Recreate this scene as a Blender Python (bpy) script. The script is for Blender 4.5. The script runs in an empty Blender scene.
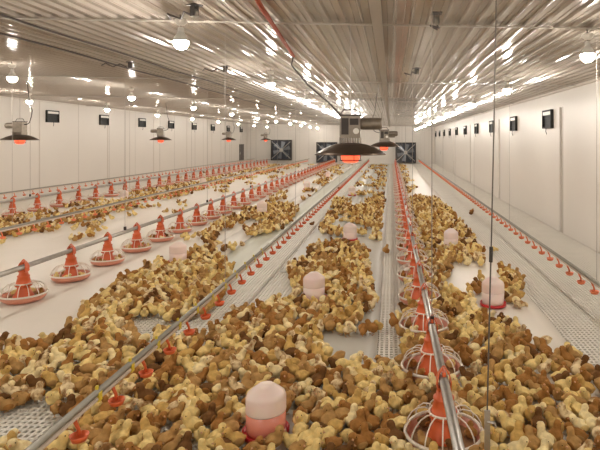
import bpy, bmesh, math, random
import numpy as np
from mathutils import Vector, Matrix, noise
R = random.Random(11)
S = bpy.context.scene; C = S.collection
PI = math.pi
F = 540.0; VX = 391.0; VY = 140.0; H = 1.45      # focal length in px, vanishing point, eye height
XR = 2.7; XL = -8.8; YF = 33.0; YB = -5.0
def zc(x): return H + 0.857 - 0.0174 * x          # underside of the ceiling
def gnd(px, py, z=0.0):
    d = (H - z) * F / (py - VY); return ((px - VX) / F * d, d)
def pix(x, y, z=0.0): return (VX + F * x / y, VY + F * (H - z) / y)

# ------------------------------------------------------------------ materials
def mat(name, col, rough=.5, metal=0., var=0., vscale=8., bump=0., bscale=60., spec=.5, trans=0., emit=None, estr=0., sss=0., coat=0.):
    m = bpy.data.materials.new(name); m.use_nodes = True
    nt = m.node_tree; b = nt.nodes['Principled BSDF']
    b.inputs['Base Color'].default_value = (*col, 1); b.inputs['Roughness'].default_value = rough
    b.inputs['Metallic'].default_value = metal; b.inputs['Specular IOR Level'].default_value = spec
    b.inputs['Transmission Weight'].default_value = trans
    b.inputs['Coat Weight'].default_value = coat
    if sss:
        b.inputs['Subsurface Weight'].default_value = sss; b.inputs['Subsurface Radius'].default_value = (.02, .012, .006)
    if emit: b.inputs['Emission Color'].default_value = (*emit, 1); b.inputs['Emission Strength'].default_value = estr
    tc = nt.nodes.new('ShaderNodeTexCoord')
    if var:
        n = nt.nodes.new('ShaderNodeTexNoise'); n.inputs['Scale'].default_value = vscale; n.inputs['Detail'].default_value = 4
        r = nt.nodes.new('ShaderNodeMix'); r.data_type = 'RGBA'
        r.inputs[6].default_value = (*[c * (1 - var) for c in col], 1); r.inputs[7].default_value = (*[min(1, c * (1 + var)) for c in col], 1)
        nt.links.new(tc.outputs['Object'], n.inputs['Vector']); nt.links.new(n.outputs['Fac'], r.inputs[0]); nt.links.new(r.outputs[2], b.inputs['Base Color'])
    if bump:
        n2 = nt.nodes.new('ShaderNodeTexNoise'); n2.inputs['Scale'].default_value = bscale; n2.inputs['Detail'].default_value = 3
        bp = nt.nodes.new('ShaderNodeBump'); bp.inputs['Strength'].default_value = bump; bp.inputs['Distance'].default_value = .01
        nt.links.new(tc.outputs['Object'], n2.inputs['Vector']); nt.links.new(n2.outputs['Fac'], bp.inputs['Height']); nt.links.new(bp.outputs['Normal'], b.inputs['Normal'])
    return m
M = {}
M['wall'] = mat('wall_paint', (.72, .675, .615), .42, var=.03, vscale=1.5, bump=.05, bscale=3)
M['trim'] = mat('wall_trim', (.62, .56, .49), .5)
M['edge'] = mat('panel_edge', (.50, .455, .38), .5)
M['seam'] = mat('seam', (.22, .19, .16), .6)
M['ceil'] = mat('ceiling_sheet', (.46, .41, .355), .13, metal=.0, spec=.22, var=.06, vscale=1.2, bump=.06, bscale=2.2)
M['batten'] = mat('batten', (.42, .38, .33), .5)
M['slat'] = mat('slat_plastic', (.74, .70, .62), .45, var=.10, vscale=3)
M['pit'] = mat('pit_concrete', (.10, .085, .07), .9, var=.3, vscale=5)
M['film'] = mat('white_paper', (.80, .74, .65), .42, var=.05, vscale=2.5, bump=.25, bscale=6)
M['film2'] = mat('paper_grey_reflection', (.52, .50, .44), .45, var=.08, vscale=2.5, bump=.25, bscale=6)  # same paper as the white sheets; grey reflection put into the base colour
M['film3'] = mat('greenish_paper', (.62, .62, .52), .45, var=.06, vscale=2.5, bump=.25, bscale=6)
M['steel'] = mat('galvanised', (.50, .48, .45), .36, metal=.85, var=.15, vscale=25)
M['rail'] = mat('rail_metal', (.36, .345, .30), .45, metal=.7, var=.15, vscale=20)
M['pipe'] = mat('white_pipe', (.72, .60, .50), .4)
M['orange'] = mat('orange_plastic', (.68, .125, .035), .35, var=.08, vscale=20)
M['cup'] = mat('cup_plastic', (.84, .23, .10), .3)
M['yellow'] = mat('yellow_clip', (.75, .58, .05), .4)
M['grille'] = mat('white_plastic', (.86, .78, .68), .35)
M['dish'] = mat('pan_dish', (.72, .30, .20), .35, var=.1, vscale=10)
M['feed'] = mat('crumb_feed', (.36, .20, .09), .9, var=.4, vscale=150, bump=.8, bscale=300)
M['jar'] = mat('jar_plastic', (.86, .70, .64), .28, sss=.35, coat=.2)
M['jarw'] = mat('jar_water', (.78, .28, .20), .25, sss=.3, coat=.2)
M['redbase'] = mat('red_plastic', (.58, .03, .03), .3)
M['hood'] = mat('hood_metal', (.11, .08, .06), .38, metal=.7, var=.2, vscale=10)
M['body'] = mat('burner_metal', (.30, .26, .215), .42, metal=.7, var=.3, vscale=30)
M['darkm'] = mat('dark_metal', (.06, .05, .045), .45, metal=.5)
M['glow'] = mat('glowing_ceramic', (.6, .08, .03), .6, emit=(1., .085, .035), estr=.66)
M['black'] = mat('black_mesh', (.018, .018, .016), .6)
M['cable'] = mat('cable', (.07, .055, .05), .5)
M['wire'] = mat('wire', (.38, .34, .30), .45, metal=.3)
M['wire2'] = mat('steel_cable', (.16, .14, .12), .45, metal=.6)
M['redpipe'] = mat('red_pipe', (.36, .07, .03), .75, spec=.2)
M['bulb'] = mat('bulb', (1, 1, 1), .5, emit=(1., .93, .84), estr=118.)
M['cap'] = mat('cap', (.85, .82, .76), .4)
M['sock'] = mat('socket_shield', (.62, .60, .56), .4)
M['blade'] = mat('fan_blade', (.22, .24, .27), .35, metal=.7)
M['fanhole'] = mat('fan_shutter', (.05, .06, .08), .5)
M['flap'] = mat('flap', (.75, .72, .66), .4)
M['door'] = mat('door_grey', (.34, .31, .28), .5)
M['hatch'] = mat('hatch_dark', (.06, .05, .045), .5)
M['beak'] = mat('beak', (.60, .33, .16), .5)
M['leg'] = mat('chick_leg', (.62, .38, .20), .6)
M['eye'] = mat('eye', (.01, .008, .006), .15)
PAL = [('pale yellow', (.84, .64, .27)), ('cream', (.90, .74, .41)), ('golden', (.62, .40, .13)), ('tan', (.47, .275, .10)),
       ('reddish brown', (.37, .175, .050)), ('dark brown', (.17, .080, .028)), ('brown and cream', (.42, .23, .09))]
def down(name, c, c2=None):
    m = bpy.data.materials.new('down_' + name.replace(' ', '_')); m.use_nodes = True; nt = m.node_tree; b = nt.nodes['Principled BSDF']
    b.inputs['Roughness'].default_value = .95; b.inputs['Specular IOR Level'].default_value = .15
    b.inputs['Sheen Weight'].default_value = .25; b.inputs['Sheen Tint'].default_value = (*[min(1, v * 1.3) for v in c], 1)
    tc = nt.nodes.new('ShaderNodeTexCoord'); n = nt.nodes.new('ShaderNodeTexNoise'); n.inputs['Scale'].default_value = 24 if c2 else 30; n.inputs['Detail'].default_value = 3
    rp = nt.nodes.new('ShaderNodeValToRGB')
    a = c2 or tuple(min(1, v * 1.12) for v in c); d = tuple(v * .84 for v in c)
    rp.color_ramp.elements[0].position = .38; rp.color_ramp.elements[0].color = (*d, 1)
    rp.color_ramp.elements[1].position = .62 if not c2 else .55; rp.color_ramp.elements[1].color = (*a, 1)
    nt.links.new(tc.outputs['Object'], n.inputs['Vector']); nt.links.new(n.outputs['Fac'], rp.inputs['Fac']); nt.links.new(rp.outputs['Color'], b.inputs['Base Color'])
    n2 = nt.nodes.new('ShaderNodeTexNoise'); n2.inputs['Scale'].default_value = 420; n2.inputs['Detail'].default_value = 2
    bp = nt.nodes.new('ShaderNodeBump'); bp.inputs['Strength'].default_value = .6; bp.inputs['Distance'].default_value = .004
    nt.links.new(tc.outputs['Object'], n2.inputs['Vector']); nt.links.new(n2.outputs['Fac'], bp.inputs['Height']); nt.links.new(bp.outputs['Normal'], b.inputs['Normal'])
    return m
DOWN = [down(n, c, (.86, .70, .42) if i == 6 else None) for i, (n, c) in enumerate(PAL)]

# ------------------------------------------------------------------ helpers
def obj(name, bm, m, parent=None, smooth=False, loc=None):
    me = bpy.data.meshes.new(name)
    if smooth:
        for f in bm.faces: f.smooth = True
    bm.to_mesh(me); bm.free()
    for x in (m if isinstance(m, (list, tuple)) else [m]): me.materials.append(x)
    o = bpy.data.objects.new(name, me); C.objects.link(o)
    if parent: o.parent = parent
    if loc: o.location = loc
    return o
def tag(o, label, cat, group=None, kind=None):
    o['label'] = label; o['category'] = cat
    if group: o['group'] = group
    if kind: o['kind'] = kind
    return o
def thing(name, label, cat, loc=(0, 0, 0), rz=0, group=None):
    o = bpy.data.objects.new(name, None); C.objects.link(o); o.location = loc; o.rotation_euler = (0, 0, rz); o.empty_display_size = .1
    return tag(o, label, cat, group)
def struct(o): o['kind'] = 'structure'; return o
def dup(root, loc, rz=None, label=None, group=None):
    r = root.copy(); C.objects.link(r); r.location = loc
    if rz is not None: r.rotation_euler = (0, 0, rz)
    if label: r['label'] = label
    if group: r['group'] = group
    for ch in list(root.children):
        c = ch.copy(); C.objects.link(c); c.parent = r
        for g in ch.children:
            d = g.copy(); C.objects.link(d); d.parent = c
    return r
def box(bm, x0, x1, y0, y1, z0, z1):
    v = [bm.verts.new(p) for p in ((x0, y0, z0), (x1, y0, z0), (x1, y1, z0), (x0, y1, z0), (x0, y0, z1), (x1, y0, z1), (x1, y1, z1), (x0, y1, z1))]
    for f in ((0, 3, 2, 1), (4, 5, 6, 7), (0, 1, 5, 4), (1, 2, 6, 5), (2, 3, 7, 6), (3, 0, 4, 7)): bm.faces.new([v[i] for i in f])
def lathe(bm, prof, n=24, c=(0, 0, 0), cap=True, mi=0):
    rings = []
    for r, z in prof: rings.append([bm.verts.new((c[0] + r * math.cos(2 * PI * k / n), c[1] + r * math.sin(2 * PI * k / n), c[2] + z)) for k in range(n)])
    for a, b in zip(rings, rings[1:]):
        for k in range(n):
            f = bm.faces.new((a[k], a[(k + 1) % n], b[(k + 1) % n], b[k])); f.material_index = mi
    if cap:
        bm.faces.new(rings[0][::-1]).material_index = mi; bm.faces.new(rings[-1]).material_index = mi
def tube(bm, pts, r, n=8, closed=False):
    P = [Vector(p) for p in pts]; m = len(P); rings = []
    up = Vector((0, 0, 1)); prev = None
    for i in range(m):
        t = ((P[(i + 1) % m] - P[i - 1]) if closed else (P[min(i + 1, m - 1)] - P[max(i - 1, 0)])).normalized()
        if prev is None:
            a = up if abs(t.z) < .9 else Vector((1, 0, 0)); u = t.cross(a).normalized()
        else: u = (prev - t * prev.dot(t)).normalized()
        prev = u; w = t.cross(u); rr = r[i] if isinstance(r, (list, tuple)) else r
        rings.append([bm.verts.new(P[i] + rr * (math.cos(2 * PI * k / n) * u + math.sin(2 * PI * k / n) * w)) for k in range(n)])
    for i in range(m if closed else m - 1):
        a, b = rings[i], rings[(i + 1) % m]
        for k in range(n): bm.faces.new((a[k], a[(k + 1) % n], b[(k + 1) % n], b[k]))
    if not closed: bm.faces.new(rings[0][::-1]); bm.faces.new(rings[-1])
def ell(bm, c, r, rot=None, sub=2):
    m = Matrix.Translation(c)
    if rot is not None: m = m @ rot
    m = m @ Matrix.Diagonal((*r, 1))
    bmesh.ops.create_icosphere(bm, subdivisions=sub, radius=1, matrix=m)
ORD = ['nearest', 'second', 'third', 'fourth', 'fifth', 'sixth', 'seventh', 'eighth', 'ninth', 'tenth', 'eleventh', 'twelfth', 'thirteenth', 'fourteenth', 'fifteenth', 'sixteenth', 'seventeenth', 'eighteenth', 'nineteenth', 'twentieth']
T2 = {2: 'twenty', 3: 'thirty', 4: 'forty'}
def ordn(k):
    if k < 20: return ORD[k]
    t, u = divmod(k + 1, 10)
    if u == 0: return {3: 'thirtieth', 4: 'fortieth', 5: 'fiftieth'}[t]
    return T2[t] + '-' + (['first'] + ORD[1:])[u - 1]

# ------------------------------------------------------------------ setting
# slatted floor: real grating over a pit
def grating(x0, x1, y0, y1):
    bm = bmesh.new(); px, wx, py, wy = .033, .013, .042, .018
    x = x0
    while x < x1: box(bm, x, x + wx, y0, y1, -.022, 0); x += px
    y = y0
    while y < y1: box(bm, x0, x1, y, y + wy, -.022, -.0015); y += py
    return bm
for (a, b, c, d) in ((-2.4, -.70, .6, 12), (-2.4, -.70, 12, YF), (-.12, .16, .6, YF), (1.22, XR, .6, 14), (1.22, XR, 14, YF)):
    struct(obj('floor', grating(a, b, c, d), M['slat']))
bm = bmesh.new()
for a, b, c, d in ((XL, -2.4, YB, YF), (-.70, -.12, .6, YF), (.16, 1.22, .6, YF), (-2.4, XR, YB, .6)): box(bm, a, b, c, d, -.03, -.001)
struct(obj('floor', bm, M['slat']))
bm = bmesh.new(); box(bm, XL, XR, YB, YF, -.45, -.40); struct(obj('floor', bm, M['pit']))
# walls
bm = bmesh.new(); box(bm, XR, XR + .12, YB, YF, -.45, zc(XR) + .05); struct(obj('wall_right', bm, M['wall']))
bm = bmesh.new(); box(bm, XL - .12, XL, YB, YF, -.45, zc(XL) + .05); struct(obj('wall_left', bm, M['wall']))
bm = bmesh.new(); box(bm, XL - .12, XR + .12, YF, YF + .12, -.45, zc(XL) + .05); struct(obj('wall_far', bm, M['wall']))
bm = bmesh.new(); box(bm, XL - .12, XR + .12, YB - .12, YB, -.45, zc(XL) + .05); struct(obj('wall_back', bm, M['wall']))
# wall lining boards and seams
k = 0
y = 8.35 - 4.85 * 2
while y < YF:
    bm = bmesh.new(); box(bm, XR - .035, XR, y - 4.66, y, 0, 1.97); k += 1; struct(obj('trim_%d' % k, bm, M['wall']))
    bm = bmesh.new(); box(bm, XR - .02, XR, y + .01, y + .13, 0, 1.97); k += 1; struct(obj('trim_%d' % k, bm, M['edge']))
    y += 4.85
for yy in (20.2, 23.9, 27.3):
    bm = bmesh.new(); box(bm, XR - .015, XR, yy, yy + .06, .0, 1.9); k += 1; struct(obj('trim_%d' % k, bm, M['seam']))
y = 7.0
while y < YF:
    bm = bmesh.new(); box(bm, XL, XL + .006, y, y + .035, 0, zc(XL)); k += 1; struct(obj('trim_%d' % k, bm, M['trim']))
    y += 3.25
bm = bmesh.new(); box(bm, XR - .006, XR, YB, YF, 1.475, 1.485); k += 1; struct(obj('trim_%d' % k, bm, M['trim']))
# eaves trim where ceiling meets wall
for nm, x0, x1 in (('l', XL, XL + .05), ('r', XR - .05, XR)):
    bm = bmesh.new(); box(bm, x0, x1, YB, YF, zc(x0) - .045, zc(x0) - .005); k += 1; struct(obj('trim_%d' % k, bm, M['trim' if nm == 'r' else 'wall']))
# ceiling: corrugated sheet, ribs along the house
bm = bmesh.new(); P = .118; prof = []
x = XL
while x < XR:
    for dx, dz in ((0, 0), (.040, .0), (.043, .005), (.046, 0), (.082, .0), (.091, .022), (.099, .022), (.108, 0)): prof.append((x + dx, dz))
    x += P
ys = [YB] + [3.87 + 3.87 * i for i in range(-2, 8)] + [YF]
for i in range(len(ys) - 1):
    y0, y1 = ys[i], ys[i + 1] + (.08 if i < len(ys) - 2 else 0); dz0 = .0 if i % 2 else .003
    ny = 5; rows = []
    for j in range(ny + 1):
        yy = y0 + (y1 - y0) * j / ny
        rows.append([bm.verts.new((px_, yy, zc(px_) - dz_ + dz0 + .004 * math.sin(yy * 2.1 + px_ * 1.7))) for px_, dz_ in prof])
    for a, b in zip(rows, rows[1:]):
        for q in range(len(prof) - 1): bm.faces.new((a[q], b[q], b[q + 1], a[q + 1]))
struct(obj('ceiling', bm, M['ceil']))
bm = bmesh.new(); box(bm, XL - .12, XR + .12, YB, YF, 2.56, 2.6); struct(obj('ceiling', bm, M['batten']))
for yv in ys[1:-1]:
    bm = bmesh.new()
    v = [bm.verts.new(p) for p in ((XL, yv, zc(XL) - .036), (XR, yv, zc(XR) - .036), (XR, yv + .02, zc(XR) - .036), (XL, yv + .02, zc(XL) - .036),
                                   (XL, yv, zc(XL) - .027), (XR, yv, zc(XR) - .027), (XR, yv + .05, zc(XR) - .027), (XL, yv + .05, zc(XL) - .027))]
    for f in ((0, 3, 2, 1), (4, 5, 6, 7), (0, 1, 5, 4), (1, 2, 6, 5), (2, 3, 7, 6), (3, 0, 4, 7)): bm.faces.new([v[i] for i in f])
    k += 1; struct(obj('trim_%d' % k, bm, M['batten']))
bm = bmesh.new(); box(bm, -.13, -.06, YB, YF, zc(0) - .055, zc(0) - .037); k += 1; struct(obj('trim_%d' % k, bm, M['batten']))
# doors
bm = bmesh.new(); box(bm, XR - .03, XR - .005, 28.8, 29.7, .02, 1.5); d = struct(obj('door_1', bm, M['door']))
bm = bmesh.new(); box(bm, XR - .05, XR - .03, 28.9, 28.94, .7, .85); obj('door_handle', bm, M['steel'], d)
bm = bmesh.new(); box(bm, XL + .005, XL + .03, 31.3, 32.2, .2, 1.2); d = struct(obj('door_2', bm, M['hatch']))
bm = bmesh.new(); box(bm, XL + .03, XL + .05, 31.35, 31.39, .6, .75); obj('door_handle', bm, M['steel'], d)

# papers laid on the slats
def sheet(x0, x1, y0, y1, m, label, jag=0):
    bm = bmesh.new(); nx = max(2, int((x1 - x0) / .12)); ny = int((y1 - y0) / .25); g = []
    for j in range(ny + 1):
        row = []
        for i in range(nx + 1):
            x = x0 + (x1 - x0) * i / nx; y = y0 + (y1 - y0) * j / ny
            e = noise.noise(Vector((x0, y * .9, 3))) * .02 if i in (0, nx) else 0
            row.append(bm.verts.new((x + e, y, .004 + .0035 * (1 + noise.noise(Vector((x * 2.5, y * 1.8, 7)))))))
        g.append(row)
    for a, b in zip(g, g[1:]):
        for i in range(nx): bm.faces.new((a[i], a[i + 1], b[i + 1], b[i]))
    r = bmesh.ops.extrude_face_region(bm, geom=bm.faces[:])
    for v in r['geom']:
        if isinstance(v, bmesh.types.BMVert): v.co.z -= .003
    bmesh.ops.recalc_face_normals(bm, faces=bm.faces[:])
    tag(obj('floor_paper', bm, m, smooth=True), label, 'floor paper', 'paper sheets laid on the slatted floor')
sheet(XL + .02, -2.42, 1.2, YF - .3, M['film'], 'wide white paper covering the slats from the left wall past the left feeder line')
sheet(-2.40, -2.08, 4.3, YF - .3, M['film'], 'narrow white paper strip left of the greenish paper strip')
sheet(-2.05, -1.66, 5.0, YF - .3, M['film3'], 'greenish narrow paper strip along left side of the centre nipple line')
sheet(-1.22, -.74, 5.9, YF - .3, M['film2'], 'paper strip, reflection painted grey, right of the centre nipple line, starting beyond bare slats')
sheet(-.73, -.09, 1.2, YF - .3, M['film2'], 'paper strip, reflection painted grey, under the middle flock, left of the bare slat strip')
sheet(.15, 1.27, 1.2, YF - .3, M['film'], 'white paper strip under the feeder line and flock on the right')

# ------------------------------------------------------------------ wall inlets
def make_inlet():
    t = thing('wall_inlet', '', 'air vent')
    bm = bmesh.new(); w, h = .25, .155                 # lies in the YZ plane, faces -X
    for a in ((-.05, 0, -w, w, h - .02, h), (-.05, 0, -w, w, -h, -h + .02), (-.05, 0, -w, -w + .02, -h + .02, h - .02), (-.05, 0, w - .02, w, -h + .02, h - .02)): box(bm, *a)
    obj('frame', bm, M['black'], t)
    bm = bmesh.new(); box(bm, -.012, -.004, -w + .02, w - .02, -h + .02, h - .02)
    for i in range(5): box(bm, -.03, -.012, -w + .02, w - .02, -h + .04 + i * .045, -h + .046 + i * .045)
    obj('mesh_screen', bm, M['black'], t)
    bm = bmesh.new(); box(bm, -.045, -.035, -w + .03, w - .03, h - .085, h - .03); obj('flap', bm, M['flap'], t)
    bm = bmesh.new(); tube(bm, [(-.05, 0, -h), (-.055, 0, -h - .05), (-.04, 0, -h - .10)], .006); obj('cord_weight', bm, M['darkm'], t)
    return t
inl = make_inlet(); first = True
for i in range(10):
    lab = '%s black air inlet along the right wall%s' % (ordn(i), ', largest in view' if i == 0 else ' counted from the near end')
    p = (XR - .036, 9.1 + 2.53 * i, 1.80)
    if i == 0: inl.location = p; inl['label'] = lab; inl['group'] = 'air inlets on the right wall'
    else: dup(inl, p, 0, lab, 'air inlets on the right wall')
for i in range(8):
    dup(inl, (XL + .002, 14.0 + 2.52 * i, 2.06), PI, '%s black air inlet along the left wall%s' % (ordn(i), ', largest there' if i == 0 else ' counted from the left edge'), 'air inlets on the left wall')

# ------------------------------------------------------------------ exhaust fans on the far wall
def make_fan(x, z, lab):
    t = thing('exhaust_fan', lab, 'fan', (x, YF - .002, z), 0, 'exhaust fans on the far wall')
    bm = bmesh.new(); w = .62
    for a in ((-w, w, -.30, 0, w - .05, w), (-w, w, -.30, 0, -w, -w + .05), (-w, -w + .05, -.30, 0, -w, w), (w - .05, w, -.30, 0, -w, w)): box(bm, *a)
    obj('housing', bm, M['darkm'], t)
    bm = bmesh.new(); box(bm, -w + .05, w - .05, -.03, -.01, -w + .05, w - .05)
    for i in range(9): box(bm, -w + .05, w - .05, -.05, -.03, -w + .1 + i * .125, -w + .12 + i * .125)
    obj('shutter', bm, M['fanhole'], t)
    for q in range(6):
        a = q * PI / 3 + .3; bm = bmesh.new(); r0, r1 = .10, .52
        u = Vector((math.cos(a), 0, math.sin(a))); s = Vector((-math.sin(a), 0, math.cos(a)))
        vs = [u * r0 - s * .05 + Vector((0, -.16, 0)), u * r1 - s * .12 + Vector((0, -.12, 0)), u * r1 + s * .12 + Vector((0, -.2, 0)), u * r0 + s * .05 + Vector((0, -.19, 0))]
        A = [bm.verts.new(v) for v in vs]; B = [bm.verts.new(v + Vector((0, .012, 0))) for v in vs]
        bm.faces.new(A); bm.faces.new(B[::-1])
        for j in range(4): bm.faces.new((A[j], B[j], B[(j + 1) % 4], A[(j + 1) % 4]))
        bmesh.ops.recalc_face_normals(bm, faces=bm.faces[:]); obj('blade', bm, M['blade'], t)
    bm = bmesh.new(); tube(bm, [(0, -.24, 0), (0, -.08, 0)], .11, 16); obj('hub', bm, M['steel'], t)
    bm = bmesh.new(); tube(bm, [(-w + .05, -.27, w - .1), (w - .05, -.27, -w + .1)], .02); tube(bm, [(-w + .05, -.27, -w + .1), (w - .05, -.27, w - .1)], .02); obj('motor_bracket', bm, M['steel'], t)
make_fan(.89, .68, 'large dark exhaust fan at far end, the one right of the brooders')
make_fan(-3.9, .70, 'dark exhaust fan at far end, partly behind the big brooder hood')
make_fan(-6.66, .84, 'dark exhaust fan at far end, leftmost of the fans')

# ------------------------------------------------------------------ lamps
def make_lamp():
    t = thing('hanging_lamp', '', 'lamp')
    bm = bmesh.new(); lathe(bm, [(.040, -.030), (.041, -.036), (.036, -.055), (.022, -.068), (.008, -.072)], 16); bmesh.ops.recalc_face_normals(bm, faces=bm.faces[:]); obj('ceiling_cap', bm, M['cap'], t, True)
    bm = bmesh.new(); tube(bm, [(-.006, 0, .004), (.0, 0, -.03), (0, 0, -.09)], .004, 6); obj('cord', bm, M['cable'], t, True)
    bm = bmesh.new(); lathe(bm, [(.010, -.080), (.020, -.088), (.020, -.115), (.030, -.130), (.044, -.152), (.051, -.170), (.0515, -.178)], 14); bmesh.ops.recalc_face_normals(bm, faces=bm.faces[:]); obj('socket_shield', bm, M['sock'], t)  # socket flares into an added skirt that blocks light towards the ceiling
    bm = bmesh.new(); lathe(bm, [(.047, -.174), (.050, -.178), (.050, -.186), (.047, -.200), (.038, -.217), (.022, -.229), (.004, -.233)], 12)
    bmesh.ops.recalc_face_normals(bm, faces=bm.faces[:]); obj('bulb', bm, M['bulb'], t, True)
    return t
lamp = make_lamp(); used = False
for ri, (x, nm, ph, sp) in enumerate(((1.42, 'row beside the right wall', 3.9, 2.72), (-1.42, 'row above the centre nipple line', 3.65, 2.72), (-4.35, 'row above the left nipple line', 6.2, 2.85), (-7.1, 'row nearest the left wall', 10.6, 2.9))):
    y = ph; n = -1; c = 0
    while y - sp > YB + .5: y -= sp
    cnt = 0
    while y < YF - .5:
        vis = VX + F * x / y > 0 and VX + F * x / y < 600 and y > 2.9 if y > 0 else False
        if vis: lab = '%s bare hanging bulb in the %s' % (ordn(cnt) if cnt else 'nearest visible', nm); cnt += 1
        else: lab = 'bare hanging bulb of the %s, outside the view' % nm
        p = (x, y, zc(x) - .038)
        if not used: lamp.location = p; lamp['label'] = lab; lamp['group'] = 'bulbs in the ' + nm; used = True
        else: dup(lamp, p, 0, lab, 'bulbs in the ' + nm)
        y += sp

# ------------------------------------------------------------------ brooders
def make_brooder():
    t = thing('gas_brooder', '', 'heater')             # origin at the centre of the hood rim
    bm = bmesh.new(); lathe(bm, [(.262, -.004), (.265, .0), (.235, .020), (.185, .048), (.12, .072), (.06, .084), (.06, .078), (.12, .064), (.185, .04), (.235, .013), (.262, -.004)], 40, cap=False)
    bmesh.ops.recalc_face_normals(bm, faces=bm.faces[:]); obj('hood', bm, M['hood'], t, True)
    bm = bmesh.new(); lathe(bm, [(.030, -.064), (.056, -.056), (.068, -.030), (.075, .02), (.060, .07)], 20); bmesh.ops.recalc_face_normals(bm, faces=bm.faces[:]); obj('ceramic_burner', bm, M['glow'], t, True)
    bm = bmesh.new(); tube(bm, [(.078 * math.cos(a), .078 * math.sin(a), -.045) for a in [2 * PI * q / 16 for q in range(16)]], .004, 6, True)
    for q in range(4):
        a = q * PI / 2 + .4; tube(bm, [(.078 * math.cos(a), .078 * math.sin(a), -.045), (.085 * math.cos(a), .085 * math.sin(a), .068)], .003, 6)
    obj('burner_guard', bm, M['darkm'], t)
    bm = bmesh.new(); box(bm, -.075, .075, -.055, .055, .12, .28)
    for q in range(9): box(bm, -.078 + q * .0185, -.070 + q * .0185, -.058, .058, .075, .125)
    b = obj('burner_housing', bm, M['body'], t)
    bm = bmesh.new(); box(bm, -.062, -.01, -.062, -.055, .145, .265); box(bm, .0, .062, -.060, -.055, .215, .262); obj('access_plate', bm, M['darkm'], b)
    bm = bmesh.new(); lathe(bm, [(.022, 0), (.022, .008)], 16, (0, 0, 0)); bmesh.ops.rotate(bm, cent=(0, 0, 0), matrix=Matrix.Rotation(PI / 2, 3, 'X'), verts=bm.verts[:]); bmesh.ops.translate(bm, vec=(.045, -.056, .17), verts=bm.verts[:]); obj('dial', bm, M['cap'], b)
    bm = bmesh.new(); box(bm, -.09, .085, -.05, .05, .28, .292); tube(bm, [(-.08, 0, .285), (-.05, 0, .33), (.05, 0, .33), (.08, 0, .285)], .005, 6); obj('bracket', bm, M['darkm'], t)
    bm = bmesh.new(); tube(bm, [(.072, 0, .225), (.085, 0, .225), (.10, 0, .225), (.215, 0, .225), (.235, 0, .225)], [.040, .043, .044, .044, .036], 20); obj('motor', bm, M['body'], t, True)
    bm = bmesh.new(); tube(bm, [(-.075, 0, .24), (-.12, 0, .245), (-.17, .01, .27), (-.20, .01, .36), (-.21, 0, .46), (-.16, 0, .60), (-.12, 0, .93)], .006, 8); obj('gas_hose', bm, M['cable'], t, True)
    bm = bmesh.new(); tube(bm, [(0, 0, .33), (0, 0, .955)], .0025, 6); obj('hanging_wire', bm, M['wire'], t)
    return t
br = make_brooder()
br.location = (-.30, 4.0, 1.345); br['label'] = 'large gas brooder with glowing red burner, nearest of the brooders'; br['group'] = 'hanging gas brooders'
MAIN = br
dup(br, (-.12, 9.3, 1.335), .1, 'gas brooder hanging just behind the largest one, to its right', 'hanging gas brooders')
dup(br, (-.12, 15.0, 1.335), .1, 'third gas brooder of the middle row, mostly hidden behind nearer ones', 'hanging gas brooders')
for i, yy in enumerate((8.44, 13.6, 19.3, 25)):
    z = 1.45; dup(br, (-5.8, yy, z), PI + (.2 if i == 1 else -.1), ['gas brooder with hose at the left edge, before the white wall', 'small gas brooder before the left wall, second of the left row',
        'third gas brooder of the left row, left of the dark hatch', 'tiny farthest gas brooder of the left row, before the left fan'][i], 'hanging gas brooders')

bpy.data.objects.remove([c for c in br.children if c.name.startswith('gas_hose')][0])
# gas pipe below the ceiling leading to the big brooder
bm = bmesh.new(); tube(bm, [(-.62, 1.6, 2.25), (-.79, 3.3, 2.26), (-.955, 5.3, 2.27)], .015, 8)
gp = tag(obj('gas_pipe', bm, M['redpipe'], smooth=True), 'reddish brown gas pipe slanting along the ceiling above the big brooder', 'pipe')
bm = bmesh.new(); tube(bm, [(-.955, 5.28, 2.27), (-.94, 5.1, 2.16), (-.75, 4.8, 1.95), (-.5, 4.35, 1.75), (-.38, 4.05, 1.64)], .007, 8); obj('hose', bm, M['cable'], gp, True)
# power cables along the ceiling
for x, lab in ((-2.62, 'dark power cable running along the ceiling, the one nearer the middle'), (-3.1, 'dark power cable running along the ceiling, the one nearer the left wall')):
    bm = bmesh.new(); tube(bm, [(x + .01 * math.sin(i * 1.3), YB + .3 + i * 1.25, zc(x) - .055 - .012 * abs(math.sin(i * 1.57))) for i in range(30)], .009, 6)
    tag(obj('power_cable', bm, M['cable'], smooth=True), lab, 'cable', 'power cables below the ceiling')
# ceiling pulleys
def make_pulley():
    t = thing('ceiling_pulley', '', 'pulley')
    bm = bmesh.new(); box(bm, -.018, -.014, -.02, .02, -.07, 0); box(bm, .014, .018, -.02, .02, -.07, 0); box(bm, -.035, .035, -.04, .04, -.006, 0); obj('bracket', bm, M['darkm'], t)
    bm = bmesh.new(); tube(bm, [(-.010, 0, -.05), (.010, 0, -.05)], .026, 16); obj('wheel', bm, M['rail'], t)
    bm = bmesh.new(); tube(bm, [(0, .025, -.06), (.0, .10, -.03), (.03, .17, -.06), (-.02, .24, -.03), (.03, .28, -.05)], .007, 6); obj('rope_end', bm, M['cable'], t)
    return t
pu = make_pulley(); pl = [(.29, 3.45, 'black pulley on the ceiling above the right feeder line, nearest one'), (.29, 6.1, 'small dark pulley on the ceiling above the right feeder line, farther one'),
    (-1.22, 3.35, 'black pulley on the ceiling near the top edge, left of the middle'), (-1.9, 6.2, 'dark pulley on the ceiling above the left row of hanging bulbs'), (-2.9, 6.0, 'small dark pulley between the two ceiling power cables')]
for i, (x, y, lab) in enumerate(pl):
    p = (x, y, zc(x) - .04)
    if i == 0: pu.location = p; pu['label'] = lab; pu['group'] = 'pulleys on the ceiling'
    else: dup(pu, p, .5 * i, lab, 'pulleys on the ceiling')

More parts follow.
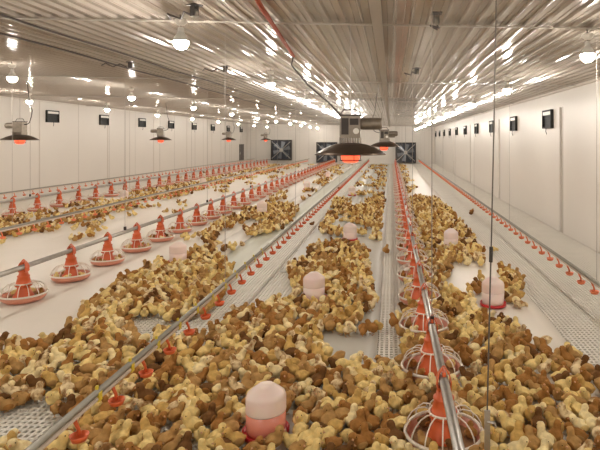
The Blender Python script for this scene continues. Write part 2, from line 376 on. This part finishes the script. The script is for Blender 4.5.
# ------------------------------------------------------------------ feeders
def make_feeder():
    t = thing('pan_feeder', '', 'feeder')
    bm = bmesh.new(); lathe(bm, [(.10, .004), (.150, .008), (.174, .030), (.180, .062), (.176, .062), (.168, .034), (.145, .015), (.0001, .012)], 40, cap=False)
    bm.faces.new([v for v in bm.verts if abs(v.co.z - .004) < 1e-5][::-1]); bmesh.ops.recalc_face_normals(bm, faces=bm.faces[:])
    dish = obj('dish', bm, M['dish'], t, True)
    bm = bmesh.new(); lathe(bm, [(.165, .020), (.15, .028), (.05, .036), (.0001, .036)], 32, cap=False); bmesh.ops.recalc_face_normals(bm, faces=bm.faces[:]); obj('feed', bm, M['feed'], dish, True)
    bm = bmesh.new(); lathe(bm, [(.085, .036), (.080, .05), (.052, .10), (.048, .145)], 24, cap=False); lathe(bm, [(.060, .130), (.070, .136), (.070, .152), (.060, .156), (.046, .215), (.050, .218), (.050, .226), (.040, .230), (.030, .275), (.026, .28)], 24)
    bmesh.ops.recalc_face_normals(bm, faces=bm.faces[:])
    cone = obj('feed_tower', bm, M['orange'], t, True)
    bm = bmesh.new()    # clamp that wraps the pipe
    for s in (-1, 1):
        A = [(s * .030, -.030, .26), (s * .036, -.030, .305), (s * .028, -.02, .335), (s * .004, -.004, .372)]
        B = [(s * .030, .030, .26), (s * .036, .030, .305), (s * .028, .02, .335), (s * .004, .004, .372)]
        a = [bm.verts.new(p) for p in A]; b = [bm.verts.new(p) for p in B]
        for i in range(3): bm.faces.new((a[i], a[i + 1], b[i + 1], b[i]))
        c = [bm.verts.new((p[0] - s * .006, p[1], p[2])) for p in A]; d = [bm.verts.new((p[0] - s * .006, p[1], p[2])) for p in B]
        for i in range(3):
            bm.faces.new((c[i], d[i], d[i + 1], c[i + 1])); bm.faces.new((a[i], c[i], c[i + 1], a[i + 1])); bm.faces.new((b[i], b[i + 1], d[i + 1], d[i]))
    box(bm, -.034, .034, -.032, .032, .268, .279); box(bm, -.008, .008, -.028, .028, .330, .35)
    bmesh.ops.recalc_face_normals(bm, faces=bm.faces[:]); obj('pipe_clamp', bm, M['orange'], cone)
    bm = bmesh.new()
    for r, z, rr in ((.183, .066, .0085), (.068, .156, .0055)): tube(bm, [(r * math.cos(2 * PI * q / 36), r * math.sin(2 * PI * q / 36), z) for q in range(36)], rr, 6, True)
    for q in range(14):
        a = 2 * PI * q / 14 + .1; pr = [(.066, .156), (.095, .160), (.130, .150), (.160, .125), (.178, .095), (.183, .068)]
        tube(bm, [(r * math.cos(a), r * math.sin(a), z) for r, z in pr], .0034, 6)
    obj('grille', bm, M['grille'], t, True)
    return t
fd = make_feeder(); used = False; PANS = []
FL = [(.25, 2.56, .745, 'right feeder line'), (-3.30, 4.85, .72, 'left feeder line'), (-7.15, 10.2, .72, 'far left feeder line')]
for li, (x, y0, sp, nm) in enumerate(FL):
    y = y0 - sp * (1 if li else 0); i = 0
    while y < 31.5:
        vis = -15 < VX + F * x / y
        if vis or li == 0:
            lab = '%s pan feeder with orange tower on the %s%s' % (ordn(i), nm, '' if i else ' to the camera')
            if not used: fd.location = (x, y, .008); fd['label'] = lab; fd['group'] = 'pan feeders on the ' + nm; used = True
            else: dup(fd, (x, y, .008), R.uniform(-.15, .15) if y < 9 else 0, lab, 'pan feeders on the ' + nm)
            PANS.append((x, y)); i += 1
        y += sp
# feeder pipes with hangers
for x, y0, nm, lab in ((.25, .9, 'feeder_pipe', 'grey steel feed pipe with orange-towered pans, running right of the middle'), (-3.3, 2.5, 'feeder_pipe', 'grey steel feed pipe of the left feeder line'), (-7.15, 6.5, 'feeder_pipe', 'grey steel feed pipe of the feeder line by the left wall')):
    t = thing(nm, lab, 'feed pipe', (x, y0, .0), 0, 'feed pipes above the pan feeders')
    bm = bmesh.new(); tube(bm, [(0, 0, .311), (0, 12, .311), (0, 32 - y0, .311)], .0225, 16); obj('pipe', bm, M['steel'], t, True)
    yy = 3.3 - y0 if x > 0 else 1.2
    while yy < 31 - y0:
        bm = bmesh.new(); tube(bm, [(0, yy, .335), (0, yy, zc(x) - .04)], .003, 6); h = obj('hanging_cable', bm, M['wire'], t)
        bm = bmesh.new(); box(bm, -.012, .012, yy - .012, yy + .012, .333, .375); obj('cable_clip', bm, M['darkm'], h)
        yy += 3.0
# loose hanging cable right foreground
t = thing('hanging_cable', 'long thin steel cable hanging from the ceiling at right, with metal hook end', 'cable', (.41, 2.3, 0))
bm = bmesh.new(); tube(bm, [(.042, 0, zc(.45) - .03), (.03, 0, 1.6), (.017, 0, .99)], .0032, 6); obj('upper_cable', bm, M['wire2'], t)
bm = bmesh.new(); tube(bm, [(.017, 0, .995), (.015, 0, .93)], .008, 10); obj('joint', bm, M['darkm'], t)
bm = bmesh.new(); tube(bm, [(.015, 0, .94), (0, 0, .30)], .0036, 6); obj('lower_cable', bm, M['wire2'], t)
bm = bmesh.new(); box(bm, -.012, .012, -.004, .004, .12, .30); tube(bm, [(0, 0, .25), (.03, -.01, .25), (.034, -.01, .235)], .006, 8); tube(bm, [(0, 0, .12), (0, 0, .09), (.02, 0, .075), (.035, 0, .095)], .005, 8); obj('hook', bm, M['steel'], t)

# ------------------------------------------------------------------ nipple drinker lines
def cup_mesh():
    bm = bmesh.new()
    tube(bm, [(0, 0, .318), (.004, 0, .300), (.016, 0, .275), (.02, 0, .25)], [.009, .008, .007, .008], 8)
    lathe(bm, [(.010, .220), (.028, .226), (.037, .250), (.034, .250), (.024, .231), (.006, .229)], 16, (.020, 0, 0)); bmesh.ops.recalc_face_normals(bm, faces=bm.faces[:])
    return bm
cm = cup_mesh(); cme = bpy.data.meshes.new('drip_cup'); [setattr(f, 'smooth', True) for f in cm.faces]; cm.to_mesh(cme); cm.free(); cme.materials.append(M['cup']); cme2 = cme.copy(); cme2.materials.clear(); cme2.materials.append(M['orange'])
bm = bmesh.new(); box(bm, -.016, .016, -.014, .014, .306, .345); box(bm, -.005, .005, -.006, .006, .345, .372); clme = bpy.data.meshes.new('saddle_clip'); bm.to_mesh(clme); bm.free(); clme.materials.append(M['yellow'])
for x, y0, cs, lab in ((-1.29, 1.3, 2.2, 'centre nipple drinker line with yellow clips, running diagonally from lower left'), (1.60, 1.3, 2.2, 'nipple drinker line with orange cups along the right wall'),
                       (-4.84, 4.0, 5.2, 'nipple drinker line between the two left feeder lines'), (-8.1, 8.0, 9.2, 'nipple drinker line closest to the left wall')):
    t = thing('drinker_line', lab, 'drinker line', (x, y0, 0), 0, 'nipple drinker lines')
    bm = bmesh.new(); tube(bm, [(0, 0, .342), (0, 32 - y0, .342)], .0145, 12); obj('support_rail', bm, M['rail'], t, True)
    bm = bmesh.new(); tube(bm, [(.004, 0, .318), (.004, 32 - y0, .318)], .010, 10); obj('water_pipe', bm, M['pipe'], t, True)
    yy = cs - y0; n = 0
    while yy < 31.6 - y0 and n < 98:
        o = bpy.data.objects.new('drip_cup', cme2 if abs(x + 1.29) < .1 else cme); C.objects.link(o); o.parent = t; o.location = (0, yy, 0); n += 1
        if n < 12 and abs(x + 1.29) < .1:
            o2 = bpy.data.objects.new('saddle_clip', clme); C.objects.link(o2); o2.parent = t; o2.location = (0, yy + .17, 0)
        yy += .3
    yy = 2.9
    while yy < 31 - y0:
        bm = bmesh.new(); tube(bm, [(0, yy, .357), (0, yy, zc(x) - .04)], .002, 6); obj('hanging_cable', bm, M['wire'], t)
        yy += 3.1

# ------------------------------------------------------------------ jar drinkers
WF = []
def make_jar():
    t = thing('jar_drinker', '', 'drinker')
    bm = bmesh.new(); lathe(bm, [(.095, 0), (.110, .006), (.114, .030), (.110, .030), (.104, .012), (.085, .012), (.085, .030)], 32); bmesh.ops.recalc_face_normals(bm, faces=bm.faces[:]); obj('base_tray', bm, M['redbase'], t, True)
    bm = bmesh.new(); lathe(bm, [(.090, .022), (.094, .035), (.0965, .125)], 32); bmesh.ops.recalc_face_normals(bm, faces=bm.faces[:]); j = obj('water_fill', bm, M['jarw'], t, True); WF.append(j)
    bm = bmesh.new(); lathe(bm, [(.0966, .122), (.098, .126), (.098, .130), (.097, .134), (.097, .190), (.092, .204), (.080, .214), (.046, .240), (.036, .247), (.012, .250)], 32); bmesh.ops.recalc_face_normals(bm, faces=bm.faces[:]); obj('jar', bm, M['jar'], t, True)
    return t
jr = make_jar()
JARS = [(266, 437, 'nearest and largest pinkish jar drinker, low in the middle'), (314, 301, 'pinkish jar drinker in middle flock, second nearest, before the grey gap'), (350, 241, 'white jar drinker at the far edge of the middle flock'),
        (178, 264, 'white jar drinker beside the left feeder line'), (493, 307, 'pinkish jar drinker on white paper at right, near the hanging cable'), (451, 248, 'pinkish jar drinker in the right flock, beyond the one by the cable'),
        (262, 214, 'jar drinker left of the nipple line, beyond the left flock'), (307, 190, 'small distant jar drinker left of the nipple line'), (203, 186, 'small white jar drinker among chicks near the left wall'),
        (124, 201, 'white jar drinker before the pans by the left wall'), (328, 178, 'tiny distant jar drinker behind the others left of the nipple line'), (352, 196, 'small jar drinker in the middle strip, behind the white one')]
JW = []
CLEAR = WF[0].data.copy(); CLEAR.materials.clear(); CLEAR.materials.append(M['jar'])
for i, (px, py, lab) in enumerate(JARS):
    x, y = gnd(px, py)
    JW.append((x, y))
    if i == 0: jr.location = (x, y, .012); jr['label'] = lab; jr['group'] = 'jar drinkers standing among the chicks'
    else:
        q = dup(jr, (x, y, .012), R.uniform(0, 3), lab, 'jar drinkers standing among the chicks')
        for ch in q.children:
            if ch.name.startswith('water_fill'): ch.data = CLEAR

# ------------------------------------------------------------------ chicks
POSES = [  # name, body tilt, head pos, body drop
    ('standing', .25, (0, .038, .092), 0), ('with head raised', .55, (.004, .030, .104), .004), ('pecking', -.25, (.0, .062, .038), 0),
    ('crouching', .12, (.004, .038, .070), -.018), ('looking left', .3, (-.018, .030, .092), 0), ('looking right', .3, (.018, .030, .092), 0)]
def chick_body(pose, vox, smooth_it=3):
    nm, tilt, hd, dz = pose
    bm = bmesh.new(); rt = Matrix.Rotation(tilt, 4, 'X')
    z0 = .050 + dz
    ell(bm, (0, 0, z0), (.0345, .040, .0335), rt)
    c = Vector((0, .018, z0 + .018 * math.sin(tilt) - .003)); ell(bm, c, (.030, .025, .030))
    ell(bm, (0, -.015, z0 - .015 * math.sin(tilt)), (.0315, .028, .030))
    ell(bm, (0, -.038, z0 + .006 - .025 * math.sin(tilt)), (.012, .014, .009), Matrix.Rotation(-.5, 4, 'X'))
    h = Vector(hd); h.z += dz * .3
    for q in (.35, .65): ell(bm, c.lerp(h, q) + Vector((0, .002, .004)), (.0205, .0205, .0205))
    ell(bm, h, (.0195, .021, .0195))
    for s in (-1, 1):
        ell(bm, (s * .030, -.004, z0 + .002), (.007, .026, .018), Matrix.Rotation(tilt - .25, 4, 'X'))
        ell(bm, (s * .015, -.002, z0 - .022), (.013, .015, .016))
    me = bpy.data.meshes.new('tmp'); bm.to_mesh(me); bm.free()
    o = bpy.data.objects.new('tmp', me); C.objects.link(o)
    m = o.modifiers.new('r', 'REMESH'); m.mode = 'VOXEL'; m.voxel_size = vox
    s = o.modifiers.new('s', 'SMOOTH'); s.factor = .5; s.iterations = smooth_it
    dg = bpy.context.evaluated_depsgraph_get(); dg.update()
    out = bpy.data.meshes.new_from_object(o.evaluated_get(dg))
    bpy.data.objects.remove(o)
    # ruffled down
    for v in out.vertices:
        n_ = noise.noise(v.co * 90) * .0016 + noise.noise(v.co * 300) * .0008
        v.co += v.normal * n_
        if v.co.z < .012: v.co.z = .012 + (v.co.z - .012) * .2
    for p in out.polygons: p.use_smooth = True
    return out
def head_dir(pose):
    nm = pose[0]
    if nm == 'pecking': return Vector((0, .55, -.85)).normalized()
    if nm == 'looking left': return Vector((-.9, .4, -.1)).normalized()
    if nm == 'looking right': return Vector((.9, .4, -.1)).normalized()
    return Vector((.05, 1, -.12)).normalized()
def beak_bm(pose):
    bm = bmesh.new(); d = head_dir(pose); h = Vector(pose[2]); h.z += pose[3] * .3
    tube(bm, [h + d * .015, h + d * .0215, h + d * .030], [.0055, .0045, .0006], 8); return bm
def eye_bm(pose, s):
    bm = bmesh.new(); d = head_dir(pose); h = Vector(pose[2]); h.z += pose[3] * .3
    side = d.cross(Vector((0, 0, 1))).normalized(); u = side.cross(d)
    ell(bm, h + d * .0095 + side * s * .0150 + u * .004, (.0028, .0028, .0028), sub=1); return bm
def leg_bm(pose, s):
    bm = bmesh.new(); z = .05 + pose[3] - .022
    tube(bm, [(s * .015, -.002, z), (s * .016, -.008, max(.010, z * .55)), (s * .017, 0, .004)], [.0035, .003, .0026], 6)
    for a in (-.5, 0, .5, PI): L = .016 if a != PI else .009; tube(bm, [(s * .017, 0, .004), (s * .017 + L * math.sin(a), L * math.cos(a), .002)], [.0022, .0014], 5)
    return bm
def wing_bm(pose, s):
    bm = bmesh.new(); z0 = .05 + pose[3]
    ell(bm, (s * .0345, -.008, z0 + .002), (.0050, .026, .0155), Matrix.Rotation(pose[1] - .3, 4, 'X'), sub=2); return bm
def mk(name, bm, m):
    me = bpy.data.meshes.new(name)
    for f in bm.faces: f.smooth = True
    bm.to_mesh(me); bm.free(); me.materials.append(m); return me
LOD0 = [chick_body(p, .0045) for p in POSES]
KIT = []
for p in POSES:
    KIT.append(dict(beak=mk('beak', beak_bm(p), M['beak']), eyes=[mk('eye', eye_bm(p, s), M['eye']) for s in (-1, 1)], legs=[mk('leg', leg_bm(p, s), M['leg']) for s in (-1, 1)]))
BODY = {}; WING = {}
for pi, p in enumerate(POSES):
    for ci in range(len(PAL)):
        me = LOD0[pi].copy(); me.name = 'chick'; me.materials.clear(); me.materials.append(DOWN[ci]); BODY[pi, ci] = me
        WING[pi, ci] = [mk('wing', wing_bm(p, s), DOWN[[2, 0, 3, 4, 3, 4, 4][ci] if ci != 1 else 0]) for s in (-1, 1)]
def arrs(me):
    v = np.empty(len(me.vertices) * 3, np.float32); me.vertices.foreach_get('co', v)
    me.calc_loop_triangles(); t = np.empty(len(me.loop_triangles) * 3, np.int32); me.loop_triangles.foreach_get('vertices', t)
    return v.reshape(-1, 3), t.reshape(-1, 3)
def lod(vox, it, rich):
    out = []
    for pi, p in enumerate(POSES):
        me = chick_body(p, vox, it); v, t = arrs(me); mi = np.zeros(len(t), np.int32)
        parts = [(KIT[pi]['beak'], 7)] + ([(e, 8) for e in KIT[pi]['eyes']] + [(l, 9) for l in KIT[pi]['legs']] if rich else [])
        for pm, idx in parts:
            v2, t2 = arrs(pm); t = np.vstack([t, t2 + len(v)]); v = np.vstack([v, v2]); mi = np.concatenate([mi, np.full(len(t2), idx, np.int32)])
        out.append((v, t, mi))
    return out
LODS = [lod(.0070, 1, True), lod(.0100, 1, False)]

def inpoly(x, y, P):
    c = False; j = len(P) - 1
    for i in range(len(P)):
        xi, yi = P[i]; xj, yj = P[j]
        if (yi > y) != (yj > y) and x < (xj - xi) * (y - yi) / (yj - yi) + xi: c = not c
        j = i
    return c
ZONES = [  # where the flock stands: outlines on the floor, read off as seen from the camera point; later ones win
    ([(-20, 352), (60, 346), (85, 312), (120, 284), (162, 264), (212, 258), (232, 272), (222, 300), (205, 318), (150, 330), (170, 345), (203, 345), (240, 316), (296, 300), (288, 272), (312, 262), (335, 240),
      (330, 215), (384, 215), (386, 262), (398, 335), (402, 255), (398, 210), (450, 200), (468, 232), (486, 255), (500, 300), (528, 330), (560, 350), (585, 390), (625, 455), (625, 560), (-20, 560)], 1.0),
    ([(404, 196), (470, 196), (520, 300), (408, 300)], .10), ([(404, 196), (432, 196), (452, 214), (470, 236), (482, 262), (482, 286), (505, 300), (408, 300)], .62),
    ([(384, 186), (404, 186), (408, 290), (400, 325), (384, 325)], .0),
    ([(318, 335), (345, 340), (398, 332), (404, 362), (372, 372), (345, 366), (322, 358)], .10),
    ([(352, 338), (374, 300), (366, 258), (372, 244), (388, 240), (392, 330)], .12),
    ([(296, 262), (340, 254), (388, 250), (388, 186), (312, 190)], .02), ([(306, 262), (330, 254), (380, 250), (384, 186), (340, 190), (318, 236)], .50),
    ([(-20, 400), (50, 385), (72, 370), (112, 384), (95, 402), (50, 455), (-20, 455)], .5),
    ([(125, 322), (165, 318), (172, 334), (140, 345)], .25),
    ([(470, 300), (505, 290), (560, 345), (530, 345), (500, 322), (478, 322)], .12),
    ([(500, 270), (522, 283), (520, 312), (503, 308)], .9),
    ([(540, 350), (560, 345), (610, 400), (625, 455), (590, 410)], .35),
    ([(435, 262), (470, 268), (470, 285), (440, 288)], .45),
    ([(186, 262), (214, 226), (248, 214), (262, 240), (232, 262)], .42),
    ([(238, 222), (268, 206), (300, 210), (282, 232), (250, 240)], .6),
    ([(150, 262), (186, 232), (215, 225), (196, 250)], .12),
]
RECTS = [((.42, .84, 8, 13), .6), ((.42, .8, 13, 31), .42), ((-.95, -.12, 9.5, 12.5), .42), ((-1.1, -.2, 12.5, 31), .38), ((-3.0, -2.05, 9, 31), .34), ((-3.0, -2.3, 7, 9), .30),
         ((-6.9, -5.3, 7.0, 16), .52), ((-6.7, -5.2, 16, 31), .42), ((-5.3, -4.4, 7, 31), .22), ((-4.2, -3.55, 5.5, 31), .10), ((-3.05, -2.9, 5, 8), .3), ((-1.7, -1.2, 7, 31), .04), ((-8.2, -7.6, 10, 31), .12), ((-4.4, -4.2, 8, 31), .04), ((-.2, -.05, 8, 31), .08)]
def dens(x, y):
    d = 0
    px, py = pix(x, y)
    hit = False
    if y < 13:
        for P, v in ZONES:
            if inpoly(px, py, P): d = v; hit = True
    if not hit:
        for (a, b, c, e), v in RECTS:
            if a < x < b and c < y < e: d = v; break
    return d
ZB0 = .010
CH = []; grid = {}; CS = .08
def near(x, y, r):
    gx, gy = int(x // CS), int(y // CS)
    for i in (-1, 0, 1):
        for j in (-1, 0, 1):
            for (a, b) in grid.get((gx + i, gy + j), ()):
                if (a - x) ** 2 + (b - y) ** 2 < r * r: return True
    return False
def blocked(x, y):
    for a, b in PANS:
        if (a - x) ** 2 + (b - y) ** 2 < .215 ** 2: return True
    for a, b in JW:
        if (a - x) ** 2 + (b - y) ** 2 < .165 ** 2: return True
    return False
def fill(x0, x1, y0, y1, per):
    n = int((x1 - x0) * (y1 - y0) * per)
    for _ in range(n):
        x = R.uniform(x0, x1); y = R.uniform(y0, y1)
        d = dens(x, y)
        if d <= 0: continue
        if d < 1:
            nz = noise.noise(Vector((x * 1.9, y * 1.1, 5))) * .5 + .5 + noise.noise(Vector((x * 6, y * 5, 1))) * .18
            if nz < 1 - d * .85 - .12: continue
            if R.random() > .35 + d * .4: continue
        r = .058 + R.random() * .010
        if near(x, y, r) or blocked(x, y): continue
        grid.setdefault((int(x // CS), int(y // CS)), []).append((x, y)); CH.append((x, y, d))
fill(-2.9, 2.3, 1.9, 6.5, 1600); fill(-4.3, 1.9, 6.5, 13, 900); fill(-8.4, -3.0, 4.5, 13, 260); fill(-8.4, 1.2, 13, 31, 170)
cols = []; 
CH = [(a, b, d, None, ZB0) for a, b, d in CH]
for (a, b) in PANS:
    if b > 12 or a < -6: continue
    t0 = R.uniform(0, 2 * PI)
    for q in range(R.choice((3, 4, 5, 5))):
        t = t0 + q * (2 * PI / 5.2) + R.uniform(-.1, .1); CH.append((a + .128 * math.cos(t), b + .128 * math.sin(t), 1, t + R.choice((0, PI)), .040))
for x, y, d, fz, zb in CH:
    u = R.random() + .10 * noise.noise(Vector((x * 3, y * 3, 9)))
    ci = 0 if u < .21 else 1 if u < .33 else 2 if u < .46 else 3 if u < .65 else 4 if u < .83 else 5 if u < .92 else 6
    pi = R.choices(range(6), (4, 2, 2.2, 2.2, 1.4, 1.4))[0]
    if fz is None: cols.append((x, y, ci, pi, R.uniform(0, 2 * PI), R.uniform(.88, 1.10), zb, 0))
    else: cols.append((x, y, ci, 3, fz, .78, zb, 1))
def onscreen(c):
    px, py = pix(c[0], c[1], .05); return 2 < px < 598 and 20 < py < 449
vis = sorted([c for c in cols if onscreen(c)], key=lambda c: c[1]); ind = vis[:300]; iset = set(id(c) for c in ind); rest = [c for c in cols if id(c) not in iset]
LM = [(gnd(266, 437), 'the nearest drinker'), ((.25, 2.56), 'the nearest right pan'), ((.25, 3.305), 'the second right pan'), ((.25, 4.05), 'the third right pan'),
      (gnd(314, 301), 'the second drinker'), ((-1.27, 2.2), 'the near red drip cup'), ((-1.27, 3.1), 'the nipple line'), ((.41, 2.3), 'the cable hook'), (gnd(360, 352), 'the grey gap'),
      (gnd(493, 307), 'the right drinker'), (gnd(570, 400), 'the white paper'), (gnd(165, 400), 'the lower left flock'), (gnd(340, 400), 'the middle flock'), (gnd(520, 430), 'the lower right flock'), (gnd(200, 440), 'the bottom flock')]
keys = {}
for c in ind:
    x, y = c[0], c[1]; (lx, ly), nm = min(LM, key=lambda l: (l[0][0] - x) ** 2 + (l[0][1] - y) ** 2)
    dx, dy = x - lx, y - ly; dist = math.hypot(dx, dy)
    dr = ('right of' if dx > 0 else 'left of') if abs(dx) > abs(dy) else ('beyond' if dy > 0 else 'in front of')
    if c[7]:
        k_, nx_ = min(((abs(b_ - y) + abs(a_ - x), (a_, b_)) for a_, b_ in PANS))
        keys.setdefault((PAL[c[2]][0], 'feeding', 'inside', {0: 'the nearest right pan', 1: 'the second right pan', 2: 'the third right pan', 3: 'the fourth right pan', 4: 'the fifth right pan'}.get(int(round((nx_[1] - 2.56) / .745)), 'a left pan') if nx_[0] > 0 else 'the nearest left pan'), []).append((abs(x - nx_[0] + 1), c)); continue
    keys.setdefault((PAL[c[2]][0], POSES[c[3]][0], dr, nm), []).append((dist, c))
lab = {}
W = ['closest to it', 'second closest', 'third closest', 'fourth closest', 'fifth closest', 'sixth closest', 'seventh closest', 'eighth closest']
for (cn, pn, dr, nm), L in keys.items():
    L.sort(key=lambda a: a[0])
    if dr == 'inside':
        for i, (dist, c) in enumerate(L): lab[id(c)] = '%s chick feeding inside %s%s' % (cn, nm, '' if len(L) == 1 else ', %s from its left' % ordn(i).replace('nearest', 'first'))
        continue
    for i, (dist, c) in enumerate(L): lab[id(c)] = '%s chick %s %s %s%s' % (cn, pn, dr, nm, '' if len(L) == 1 else ', ' + W[min(i, 7)])

ZB = .010
for c in ind:
    x, y, ci, pi, rz, sc, a, b = c
    o = bpy.data.objects.new('chick', BODY[pi, ci]); C.objects.link(o)
    o.location = (x, y, a); o.rotation_euler = (0, 0, rz); o.scale = (sc, sc, sc)
    tag(o, lab[id(c)], 'chick', 'chicks in the foreground of the flock')
    kit = KIT[pi]
    for nm, mm in [('beak', kit['beak'])] + [('eye', e) for e in kit['eyes']] + [('leg', l) for l in kit['legs']] + [('wing', w) for w in WING[pi, ci]]:
        q = bpy.data.objects.new(nm, mm); C.objects.link(q); q.parent = o
# remaining chicks: one merged mesh
VV, TT, MM = [], [], []; off = 0
for (x, y, ci, pi, rz, sc, a, b) in rest:
    v, t, mi = LODS[0 if y < 6.5 else 1][pi]
    c_, s_ = math.cos(rz) * sc, math.sin(rz) * sc
    w = np.empty_like(v); w[:, 0] = v[:, 0] * c_ - v[:, 1] * s_ + x; w[:, 1] = v[:, 0] * s_ + v[:, 1] * c_ + y; w[:, 2] = v[:, 2] * sc + a
    VV.append(w); TT.append(t + off); off += len(v); MM.append(np.where(mi == 0, ci, mi))
V = np.vstack(VV); T = np.vstack(TT); MI = np.concatenate(MM).astype(np.int32)
me = bpy.data.meshes.new('flock')
me.vertices.add(len(V)); me.vertices.foreach_set('co', V.astype(np.float32).ravel())
me.loops.add(len(T) * 3); me.loops.foreach_set('vertex_index', T.astype(np.int32).ravel())
me.polygons.add(len(T)); me.polygons.foreach_set('loop_start', np.arange(len(T), dtype=np.int32) * 3)
me.polygons.foreach_set('material_index', MI); me.polygons.foreach_set('use_smooth', np.ones(len(T), bool))
for m_ in DOWN + [M['beak'], M['eye'], M['leg']]: me.materials.append(m_)
me.update(calc_edges=True); me.validate()
fo = bpy.data.objects.new('chick_flock', me); C.objects.link(fo)
tag(fo, 'flock of yellow and brown chicks spread over the floor behind the foreground chicks', 'chicks', None, 'stuff')
print('CHICKS', len(ind), len(rest), 'verts', len(V))
used_meshes = None

# ------------------------------------------------------------------ world, camera
w = bpy.data.worlds.new('world'); S.world = w; w.use_nodes = True
w.node_tree.nodes['Background'].inputs[0].default_value = (.9, .8, .7, 1); w.node_tree.nodes['Background'].inputs[1].default_value = .05
cam = bpy.data.cameras.new('camera'); co = bpy.data.objects.new('camera', cam); C.objects.link(co)
co.location = (0, 0, H); co.rotation_euler = (PI / 2, 0, 0); cam.sensor_width = 36; cam.lens = F / 600 * 36
cam.shift_x = -(VX - 300) / 600; cam.shift_y = -(225 - VY) / 600; cam.clip_start = .05; cam.clip_end = 200
S.camera = co
S.view_settings.view_transform = 'Standard'; S.view_settings.look = 'None'; S.view_settings.exposure = 1.90; S.view_settings.gamma = 1; S.view_settings.use_curve_mapping = False
